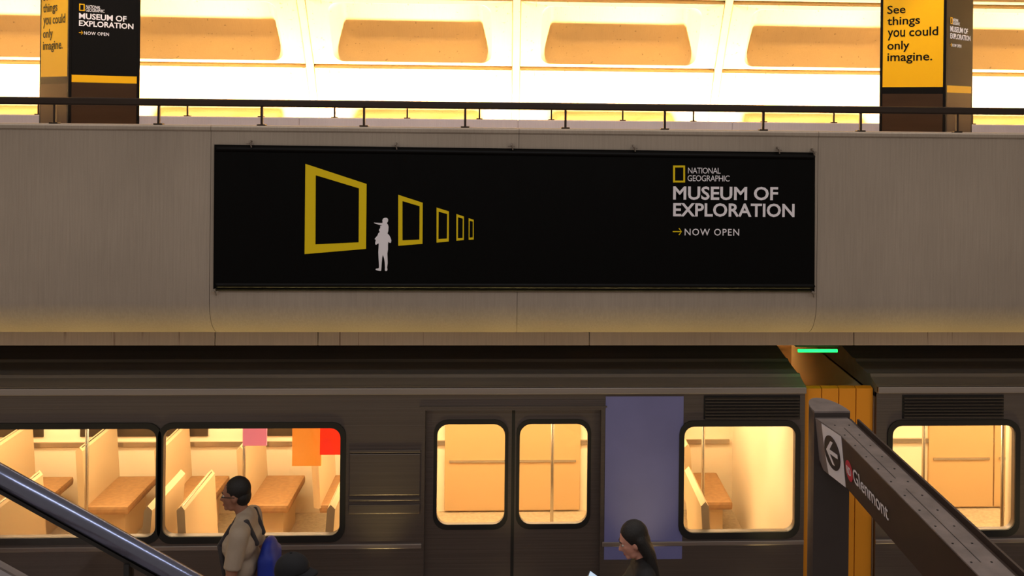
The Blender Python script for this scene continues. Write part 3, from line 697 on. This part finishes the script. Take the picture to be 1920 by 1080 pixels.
# left face of the arm
sf = Face(Vector((SXB, SY, SZ0)), (0, -1, 0), (SX0 - SXB, 0, SZ1 - SZ0))
FH = math.hypot(SX0 - SXB, SZ1 - SZ0)
def flat(loops, name, m_, lift=0.003): 
    o = sf.shape(loops, name, m_, sg, lift=lift); o.data.transform(Matrix.Translation(-sg.location)); return o
r_ = Vector((FL, YF - SY, 0)).normalized(); u_ = Vector((SX0 - SXB, 0, SZ1 - SZ0)).normalized(); u_ = (u_ - r_ * u_.dot(r_))
sf2 = Face(Vector((SXB - FL, SY, SZ0)), r_, u_)
def flat2(loops, name, m_, lift):
    o = sf2.shape(loops, name, m_, sg, lift=lift); o.data.transform(Matrix.Translation(-sg.location)); return o
UE = math.hypot(FL, YF - SY)
lb = lambda t: 0.085 + 0.035 * (1 - t) ** 2
flat2([[(0.0, 0.05), (0.05, 0.0), (lb(0), 0.0)] + [(lb(t / 8), FH * t / 8) for t in range(1, 9)] + [(0.0, FH)]], 'end_cap', mat('end_cap_grey', srgb(120, 108, 104), 0.6), 0.003)
flat2([[(lb(0), 0.0), (UE, 0.0), (UE, FH)] + [(lb(t / 8), FH * t / 8) for t in range(8, 0, -1)]], 'white_field', SIGNW, 0.003)
circ = lambda u, v, r, n=28: [(u + r * math.cos(2 * PI * k / n), v + r * math.sin(2 * PI * k / n)) for k in range(n)]
cu_, cv_ = sf2.uv(1562, 849)
flat2([circ(cu_, cv_, 0.105)], 'arrow_disc', SIGND, 0.006)
aw = 0.013
flat2([[(cu_ - 0.075, cv_), (cu_ - 0.005, cv_ + 0.072), (cu_ + 0.025, cv_ + 0.072), (cu_ - 0.03, cv_ + aw), (cu_ + 0.075, cv_ + aw), (cu_ + 0.075, cv_ - aw), (cu_ - 0.03, cv_ - aw), (cu_ + 0.025, cv_ - 0.072), (cu_ - 0.005, cv_ - 0.072)]], 'arrow', SIGNW, 0.0085)
ru, rv = sf.uv(1593.4, 883)
flat([circ(ru, rv, 0.062)], 'line_disc', SIGNR, 0.004)
gu0, gu1, gv0, gv1 = sf.uv(1602, 895)[0], sf.uv(1668.5, 975)[0], sf.uv(1612, 914)[1], sf.uv(1608, 884)[1]
for st, u0, u1, v0, v1, bd in (('RD', ru - 0.038, ru + 0.038, rv - 0.025, rv + 0.025, 0.012), ('Glenmont', gu0, gu1, gv0, gv1, 0.004)):
    o = sf.text_uv(st, u0, u1, v0, v1, 'lettering', SIGNW, sg, bd, 1.0, 0.007); o.data.transform(Matrix.Translation(-sg.location))

# ------------------------------------------------------------------ stair balustrade at the left
BYY = 2.87
r0, r1 = at(-260, 891 - 0.555 * 260, BYY), at(760, 891 + 0.555 * 760, BYY)
bal = empty('balustrade', (0, BYY, 0)); tag(bal, 'polished steel handrail with glass panel sloping down beside the stair', 'handrail')
TUBE = mat('polished_steel', srgb(104, 108, 128), 0.22, 1.0, 0.04, (60, 60, 60))
bm = bmesh.new(); tube(bm, r0, r1, 0.0275, n=40); loc_obj('handrail', bm, TUBE, bal, True)
def slab_seg(a, b, off0, off1, th, name, m_):
    bm = bmesh.new(); q = []
    for y in (-th / 2, th / 2):
        q.append([bm.verts.new((p.x, BYY + y, p.z + o_)) for p, o_ in ((a, off0), (b, off0), (b, off1), (a, off1))])
    for k in range(4): bm.faces.new((q[0][k], q[0][(k + 1) % 4], q[1][(k + 1) % 4], q[1][k]))
    bm.faces.new(q[0]); bm.faces.new(q[1][::-1]); return loc_obj(name, bm, m_, bal)
slab_seg(r0, r1, -0.042, -0.030, 0.03, 'under_channel', BLACK)
zlow = at(0, 1064, BYY).z - at(0, 891, BYY).z
slab_seg(r0, r1, -0.043, zlow, 0.010, 'glass_panel', glass('rail_glass', (0.80, 0.78, 0.76), 0.03))
slab_seg(r0, r1, zlow, zlow - 0.32, 0.06, 'stringer', mat('stringer_steel', srgb(120, 120, 128), 0.4, 0.6))
for px in (242, -180, 640):
    p = at(px, 891 + 0.555 * px, BYY)
    loc_obj('post', bx(p.x - 0.007, p.x + 0.007, BYY - 0.02, BYY + 0.02, p.z + zlow - 0.3, p.z - 0.04), BLACK, bal)
stair = empty('floor.003', (0, 0, 0)); tag(stair, 'concrete stair flight under the steel handrail', 'stair', kind='structure')
dz = (r1.z - r0.z) / (r1.x - r0.x); nst = 14
for k in range(nst):
    x = r0.x - 0.2 + k * 0.30; z = r0.z + dz * (x - r0.x) + zlow - 0.36
    obj('step', bx(x, x + 0.31, 1.3, 2.83, z - 0.34, z), FAS, stair)
obj('flank_wall', extrude_profile([(2.84, -1.3), (2.90, -1.3), (2.90, 0.6), (2.84, 0.6)], r0.x - 0.2, r1.x), FAS, stair)

# ------------------------------------------------------------------ people
SKIN = mat('skin', srgb(150, 104, 82), 0.55, 0, 0.06, (20, 20, 20)); SKIN2 = mat('skin_light', srgb(196, 140, 122), 0.55, 0, 0.06, (20, 20, 20))
HAIR = mat('dark_hair', srgb(18, 14, 13), 0.6, 0, 0.2, (90, 90, 8), 0.3, (150, 150, 10))
def remesh(name, bm, voxel, it, material, parent):
    me = bpy.data.meshes.new('t'); bm.to_mesh(me); bm.free()
    o = bpy.data.objects.new('t', me); col.objects.link(o)
    md = o.modifiers.new('r', 'REMESH'); md.mode = 'VOXEL'; md.voxel_size = voxel
    s_ = o.modifiers.new('s', 'SMOOTH'); s_.iterations = it; s_.factor = 0.5
    dg = bpy.context.evaluated_depsgraph_get(); me2 = bpy.data.meshes.new_from_object(o.evaluated_get(dg))
    bpy.data.objects.remove(o); bpy.data.meshes.remove(me); me2.name = name; me2.materials.clear()
    return link(name, me2, material, parent, True)
def hand(bm, w, d, up, side, curl):
    """palm and five fingers leaving point w along d; up = back of the hand; side = towards the thumb"""
    w, d, up, side = Vector(w), Vector(d).normalized(), Vector(up).normalized(), Vector(side).normalized()
    for s in (-0.022, -0.007, 0.008, 0.022): cap(bm, w + side * s * 0.7, w + d * 0.085 + side * s, 0.014, 0.0115)
    for s, L in ((0.026, 0.070), (0.009, 0.080), (-0.008, 0.074), (-0.024, 0.058)):
        p = w + d * 0.088 + side * s; dd = d.copy()
        for q, f in enumerate((0.45, 0.32, 0.23)):
            dd = (dd - up * math.tan(curl * (0.6 + 0.3 * q))).normalized(); p2 = p + dd * L * f; cap(bm, p, p2, 0.0088 - 0.0008 * q, 0.0082 - 0.0008 * q); p = p2
    p = w + d * 0.025 + side * 0.024; dd = (d * 0.6 + side * 0.8).normalized()
    for f in (0.035, 0.028): p2 = p + dd * f; cap(bm, p, p2, 0.011, 0.0095); p = p2; dd = (dd + d * 0.5 - up * curl).normalized()
def head_prims(bm, T, female=False):
    """head in its own frame (x forward, origin at skull centre), moved by T"""
    c = lambda *v: T @ Vector(v)
    rot = T.to_3x3()
    ell(bm, c(-0.008, 0, 0.02), 0.098, 0.076, 0.098, rot)
    ell(bm, c(0.022, 0, -0.025), 0.075, 0.064, 0.085, rot)
    cap(bm, c(0.03, -0.02, -0.085), c(0.03, 0.02, -0.085), 0.034); cap(bm, c(0.072, -0.012, -0.098), c(0.072, 0.012, -0.098), 0.019)   # jaw, chin
    cap(bm, c(0.088, 0, 0.008), c(0.112, 0, -0.034), 0.010, 0.0125); cap(bm, c(0.098, -0.011, -0.038), c(0.098, 0.011, -0.038), 0.009)   # nose
    cap(bm, c(0.086, -0.032, 0.022), c(0.086, 0.032, 0.022), 0.011)                                                                         # brow
    cap(bm, c(0.087, -0.017, -0.064), c(0.087, 0.017, -0.064), 0.0085); cap(bm, c(0.085, -0.014, -0.076), c(0.085, 0.014, -0.076), 0.0085)   # lips
    for s in (-1, 1):
        ell(bm, c(-0.005, s * 0.077, -0.018), 0.02, 0.009, 0.032, rot); ell(bm, c(0.07, s * 0.034, -0.02), 0.018, 0.02, 0.016, rot)
def face_details(T, parent, dark):
    for s in (-1, 1):
        b = bmesh.new(); ell(b, T @ Vector((0.0815, s * 0.031, 0.002)), 0.010, 0.014, 0.010, T.to_3x3(), 10); o = obj('eye', b, mat('eye_white', srgb(190, 182, 174), 0.3), parent, True)
        b = bmesh.new(); ell(b, T @ Vector((0.0895, s * 0.031, 0.002)), 0.004, 0.006, 0.006, T.to_3x3(), 8); obj('iris', b, BLACK, o, True)
        b = bmesh.new(); cap(b, T @ Vector((0.094, s * 0.018, 0.026)), T @ Vector((0.086, s * 0.046, 0.027)), 0.005, 0.0035); obj('eyebrow', b, dark, parent, True)
    b = bmesh.new(); cap(b, T @ Vector((0.091, -0.018, -0.07)), T @ Vector((0.091, 0.018, -0.07)), 0.006); obj('mouth', b, mat('lip', srgb(140, 70, 66), 0.5), parent, True)
def limb(bm, pts, rs):
    for (a, b), (ra, rb) in zip(zip(pts, pts[1:]), zip(rs, rs[1:])): cap(bm, a, b, ra, rb)
def frust(bm, pts, rs):
    for k, ((a, b), (ra, rb)) in enumerate(zip(zip(pts, pts[1:]), zip(rs, rs[1:]))): tube(bm, a, b, ra, rb, 14, True, k < len(pts) - 2)
def person(px, pheight, Y, x, face_dir, label, shirt, pants, skin, headT, arms, legs, sleeve=0.55, lean=0.0, shoe=BLACK, female=False, H=1.75):
    """local frame: x forward, z up; arms = two lists of (shoulder, elbow, wrist)"""
    t = empty('person', (x, Y, 0), 0 if face_dir > 0 else PI); tag(t, label, 'person')
    k = H / 1.75; V = lambda a, b, c: Vector((a + lean * max(0, c - 0.95), b, c)) * k
    w = 0.9 if female else 1.0
    bm = bmesh.new()
    head_prims(bm, headT)
    hc = headT.translation
    nb = V(-0.015, 0, 1.44); cap(bm, nb, hc + headT.to_3x3() @ Vector((-0.02, 0, -0.06)), 0.054 * w, 0.05 * w)
    def torso(b, e):
        cap(b, V(0, -0.10 * w, 1.29), V(0, 0.10 * w, 1.29), 0.112 * w + e); cap(b, V(0.0, -0.075 * w, 1.12), V(0.0, 0.075 * w, 1.12), 0.108 * w + e)
        cap(b, V(-0.005, -0.08, 0.95), V(-0.005, 0.08, 0.95), 0.112 + e); cap(b, V(-0.015, -0.155 * w, 1.405), V(-0.015, 0.155 * w, 1.405), 0.062 + e)
        cap(b, V(-0.02, -0.07, 1.44), V(-0.02, 0.07, 1.44), 0.055 + e)
        if female:
            for s in (-1, 1): ell(b, V(0.085, s * 0.07, 1.26), 0.06 + e, 0.06 + e, 0.06 + e)
    torso(bm, 0)
    for pts in arms: limb(bm, pts, [0.052 * w, 0.041 * w, 0.028 * w])
    for s, pts in zip((-1, 1), arms):
        d = (pts[2] - pts[1]).normalized(); upv = Vector((0, s, 0)) if abs(d.y) < 0.8 else Vector((0, 0, 1))
        sd = Vector((1, 0, 0)) if abs(d.x) < 0.7 else Vector((0, 0, 1)); sd = (sd - d * sd.dot(d)).normalized(); upv = sd.cross(d) * (1 if sd.cross(d).dot(Vector((0, s, 0))) > 0 else -1)
        hand(bm, pts[2], d, upv, sd, 0.32)
    for pts in legs:
        limb(bm, pts, [0.088, 0.056, 0.038]); a = pts[2]; cap(bm, a + Vector((-0.03, 0, -0.045)), a + Vector((0.14, 0, -0.055)), 0.034, 0.03)
    remesh('body', bm, 0.0085, 4, skin, t)
    bm = bmesh.new(); torso(bm, 0.016); cap(bm, V(-0.02, 0, 1.44), V(-0.012, 0, 1.475), 0.068 * w)
    for pts in arms:
        e = pts[1]; s0 = pts[0]
        if sleeve <= 1: frust(bm, [s0, s0.lerp(e, sleeve * 0.5), s0.lerp(e, sleeve)], [0.074 * w, 0.070 * w, 0.066 * w])
        else: frust(bm, [s0, e, e.lerp(pts[2], 0.9)], [0.070 * w, 0.056 * w, 0.042 * w])
    remesh('shirt', bm, 0.010, 4, shirt, t)
    bm = bmesh.new(); cap(bm, V(-0.005, -0.08, 0.94), V(-0.005, 0.08, 0.94), 0.125)
    for pts in legs: frust(bm, [pts[0], pts[1], pts[1].lerp(pts[2], 0.93)], [0.108, 0.078, 0.062])
    remesh('trousers', bm, 0.012, 4, pants, t)
    for pts in legs:
        a = pts[2]; bm = bmesh.new(); cap(bm, a + Vector((-0.035, 0, -0.042)), a + Vector((0.15, 0, -0.050)), 0.046, 0.040); cap(bm, a + Vector((-0.01, 0, 0)), a + Vector((0, 0, -0.04)), 0.046)
        bmesh.ops.bisect_plane(bm, geom=bm.verts[:] + bm.edges[:] + bm.faces[:], plane_co=(0, 0, 0.003), plane_no=(0, 0, -1), clear_outer=True)
        obj('shoe', bm, shoe, t, True)
    face_details(headT, t, HAIR)
    return t
def HT(x, z, tilt):                      # skull centre and nod
    M = Matrix.Rotation(math.radians(tilt), 4, 'Y'); M.translation = (x, 0, z); return M
def hair_shell(bm, T, grow=0.0):
    c = lambda *v: T @ Vector(v); rot = T.to_3x3()
    ell(bm, c(-0.020, 0, 0.036), 0.097 + grow, 0.083 + grow, 0.096 + grow, rot); ell(bm, c(-0.052, 0, -0.02), 0.062 + grow, 0.074 + grow, 0.072 + grow, rot)

# walking man, facing left
mY = 7.85; mx = at(456, 930, mY).x; hz = at(450, 925, mY).z
mH = 1.75
T = HT(0.055, at(450, 926, mY).z, 4)
man = person(0, 0, mY, mx, -1, 'man in a beige short sleeved shirt walking left past the window', mat('beige_shirt', srgb(166, 150, 132), 0.85, 0, 0.06, (8, 8, 8), 0.2, (14, 14, 14)),
             mat('dark_trousers', srgb(44, 42, 48), 0.85), SKIN, T,
             [[Vector((-0.02, -0.195, 1.40)), Vector((-0.06, -0.245, 1.10)), Vector((0.10, -0.24, 0.88))], [Vector((-0.02, 0.195, 1.40)), Vector((0.02, 0.245, 1.11)), Vector((0.10, 0.235, 0.89))]],
             [[Vector((0.0, -0.09, 0.90)), Vector((0.17, -0.10, 0.52)), Vector((0.20, -0.10, 0.09))], [Vector((0.0, 0.09, 0.90)), Vector((-0.02, 0.10, 0.49)), Vector((-0.24, 0.10, 0.12))]], 0.80)
bm = bmesh.new(); hair_shell(bm, T); bmesh.ops.bisect_plane(bm, geom=bm.verts[:] + bm.edges[:] + bm.faces[:], plane_co=T @ Vector((0.06, 0, 0.03)), plane_no=T.to_3x3() @ Vector((1, 0, -0.75)), clear_outer=True)
hr = obj('hair', bm, HAIR, man, True)
bm = bmesh.new(); cap(bm, T @ Vector((0.085, -0.055, 0.0)), T @ Vector((0.09, 0.055, 0.0)), 0.003)
for s in (-1, 1): cap(bm, T @ Vector((0.088, s * 0.055, 0.0)), T @ Vector((-0.01, s * 0.084, 0.0)), 0.003)
obj('glasses', bm, BLACK, man, True)
# blue backpack on his back
bp = empty('backpack', (mx + 0.0, mY, 1.0)); tag(bp, 'blue backpack on the back of the man in beige', 'backpack')
BLUE = mat('blue_nylon', srgb(18, 44, 150), 0.6, 0, 0.12, (6, 6, 6), 0.2)
b = bmesh.new(); box(b, 0.135, 0.27, -0.15, 0.15, -0.14, 0.22, 0.05); ell(b, (0.20, 0, 0.17), 0.065, 0.145, 0.14)
remesh('bag', b, 0.014, 5, BLUE, bp)
obj('front_pocket', bx(0.26, 0.315, -0.11, 0.11, -0.12, 0.07, 0.022), BLUE, bp)
for s in (-1, 1):
    b = bmesh.new(); pts = [Vector((0.13, s * 0.10, 0.30)), Vector((0.06, s * 0.12, 0.47)), Vector((-0.05, s * 0.12, 0.44)), Vector((-0.135, s * 0.13, 0.30)), Vector((-0.08, s * 0.16, 0.05)), Vector((0.13, s * 0.13, -0.05))]
    for a_, c_ in zip(pts, pts[1:]): cap(b, a_, c_, 0.018)
    obj('strap', b, mat('grey_strap', srgb(52, 48, 50), 0.8), bp, True)

# woman with long dark hair looking at a phone, facing left
wY = 7.25; wx = at(1203, 1010, wY).x; wz = at(1195, 1012, wY).z
T = HT(0.06, wz, 20)
woman = person(0, 0, wY, wx, -1, 'woman with long dark hair looking down at a phone', mat('black_top', srgb(20, 18, 20), 0.8, 0, 0.1, (8, 8, 8)), mat('black_trousers', srgb(26, 25, 30), 0.85), SKIN2, T,
               [[Vector((-0.02, -0.17, 1.29)), Vector((0.02, -0.20, 1.02)), Vector((0.235, -0.10, 1.12))], [Vector((-0.02, 0.17, 1.29)), Vector((-0.02, 0.21, 1.02)), Vector((0.20, 0.17, 0.98))]],
               [[Vector((0, -0.085, 0.84)), Vector((0.10, -0.09, 0.47)), Vector((0.10, -0.09, 0.09))], [Vector((0, 0.085, 0.84)), Vector((-0.02, 0.09, 0.46)), Vector((-0.16, 0.09, 0.10))]], 0.45, 0.0, BLACK, True, 1.62)
bm = bmesh.new(); hair_shell(bm, T, 0.006)
bmesh.ops.bisect_plane(bm, geom=bm.verts[:] + bm.edges[:] + bm.faces[:], plane_co=T @ Vector((0.045, 0, 0.03)), plane_no=T.to_3x3() @ Vector((1, 0, -0.55)), clear_outer=True)
bmesh.ops.holes_fill(bm, edges=bm.edges[:])
for s in (-1, -0.5, 0, 0.5, 1):
    limb(bm, [T @ Vector((-0.045, s * 0.05, 0.0)), T @ Vector((-0.075, s * 0.062, -0.12)), Vector((-0.085, s * 0.075, wz - 0.23)), Vector((-0.13, s * 0.07, wz - 0.42))], [0.05, 0.046, 0.04, 0.022])
remesh('hair', bm, 0.009, 4, HAIR, woman)
ph = empty('phone', (wx - 0.315, wY + 0.06, 1.195)); tag(ph, 'lit phone held in front of the woman with long hair', 'phone')
ph.rotation_euler = (math.radians(38), math.radians(36), 0)
obj('case', bx(-0.075, 0.075, -0.038, 0.038, -0.006, 0.004, 0.003), BLACK, ph)
obj('screen', bx(-0.070, 0.070, -0.034, 0.034, 0.004, 0.0055), emit('phone_screen', (0.62, 0.80, 1.0), 0.55), ph)

# person in a black cap, facing right
cY = 6.65; cxw = at(550, 1060, cY).x; cz = at(552, 1064, cY).z
T = HT(0.0, cz - 0.045, -4)
capman = person(0, 0, cY, cxw, 1, 'person in a black baseball cap at the bottom of the view', mat('grey_top', srgb(40, 40, 46), 0.85, 0, 0.1, (8, 8, 8)), mat('navy_trousers', srgb(34, 36, 48), 0.85), SKIN2, T,
                [[Vector((-0.02, -0.19, 1.35)), Vector((-0.05, -0.235, 1.06)), Vector((0.07, -0.23, 0.84))], [Vector((-0.02, 0.19, 1.35)), Vector((-0.02, 0.235, 1.06)), Vector((0.10, 0.23, 0.85))]],
                [[Vector((0, -0.09, 0.86)), Vector((0.04, -0.10, 0.48)), Vector((0.0, -0.10, 0.09))], [Vector((0, 0.09, 0.86)), Vector((0.04, 0.10, 0.48)), Vector((0.0, 0.10, 0.09))]], 0.6, 0.0, BLACK, False, 1.68)
bm = bmesh.new(); hair_shell(bm, T); bmesh.ops.bisect_plane(bm, geom=bm.verts[:] + bm.edges[:] + bm.faces[:], plane_co=T @ Vector((0.03, 0, 0.03)), plane_no=T.to_3x3() @ Vector((1, 0, -0.5)), clear_outer=True)
obj('hair', bm, HAIR, capman, True)
CAPM = mat('black_cap', srgb(12, 14, 20), 0.8, 0, 0.1, (30, 30, 30))
bm = bmesh.new(); ell(bm, (-0.006, 0, 0.035), 0.112, 0.094, 0.105, None, 24)
bmesh.ops.bisect_plane(bm, geom=bm.verts[:] + bm.edges[:] + bm.faces[:], plane_co=(0, 0, 0.02), plane_no=(0.10, 0, -1), clear_outer=True)
bmesh.ops.holes_fill(bm, edges=bm.edges[:])
bmesh.ops.transform(bm, matrix=T, verts=bm.verts); cp = obj('cap', bm, CAPM, capman, True)
bm = bmesh.new(); NA, NB = 14, 5; gr = []
for a in range(NA + 1):
    an = math.radians(-78 + 156 * a / NA); rowv = []
    for b_ in range(NB + 1):
        q = b_ / NB; ex = 0.062 * max(0, math.cos(an * 1.1)) * q
        rowv.append((0.10 * math.cos(an) + ex - 0.004, (0.09 + 0.0 * q) * math.sin(an), 0.030 - 0.030 * q * math.cos(an) - 0.035 * abs(math.sin(an)) ** 2 * q))
    gr.append(rowv)
top = [[bm.verts.new(T @ Vector((x, y, z + 0.004))) for x, y, z in r] for r in gr]; bot = [[bm.verts.new(T @ Vector((x, y, z - 0.004))) for x, y, z in r] for r in gr]
for a in range(NA):
    for b_ in range(NB):
        bm.faces.new((top[a][b_], top[a + 1][b_], top[a + 1][b_ + 1], top[a][b_ + 1])); bm.faces.new((bot[a][b_], bot[a][b_ + 1], bot[a + 1][b_ + 1], bot[a + 1][b_]))
    bm.faces.new((top[a][NB], top[a + 1][NB], bot[a + 1][NB], bot[a][NB])); bm.faces.new((top[a][0], bot[a][0], bot[a + 1][0], top[a + 1][0]))
obj('brim', bm, CAPM, cp, True)
bm = bmesh.new(); ell(bm, T @ Vector((-0.006, 0, 0.142)), 0.009, 0.009, 0.005, None, 10); obj('button', bm, CAPM, cp, True)
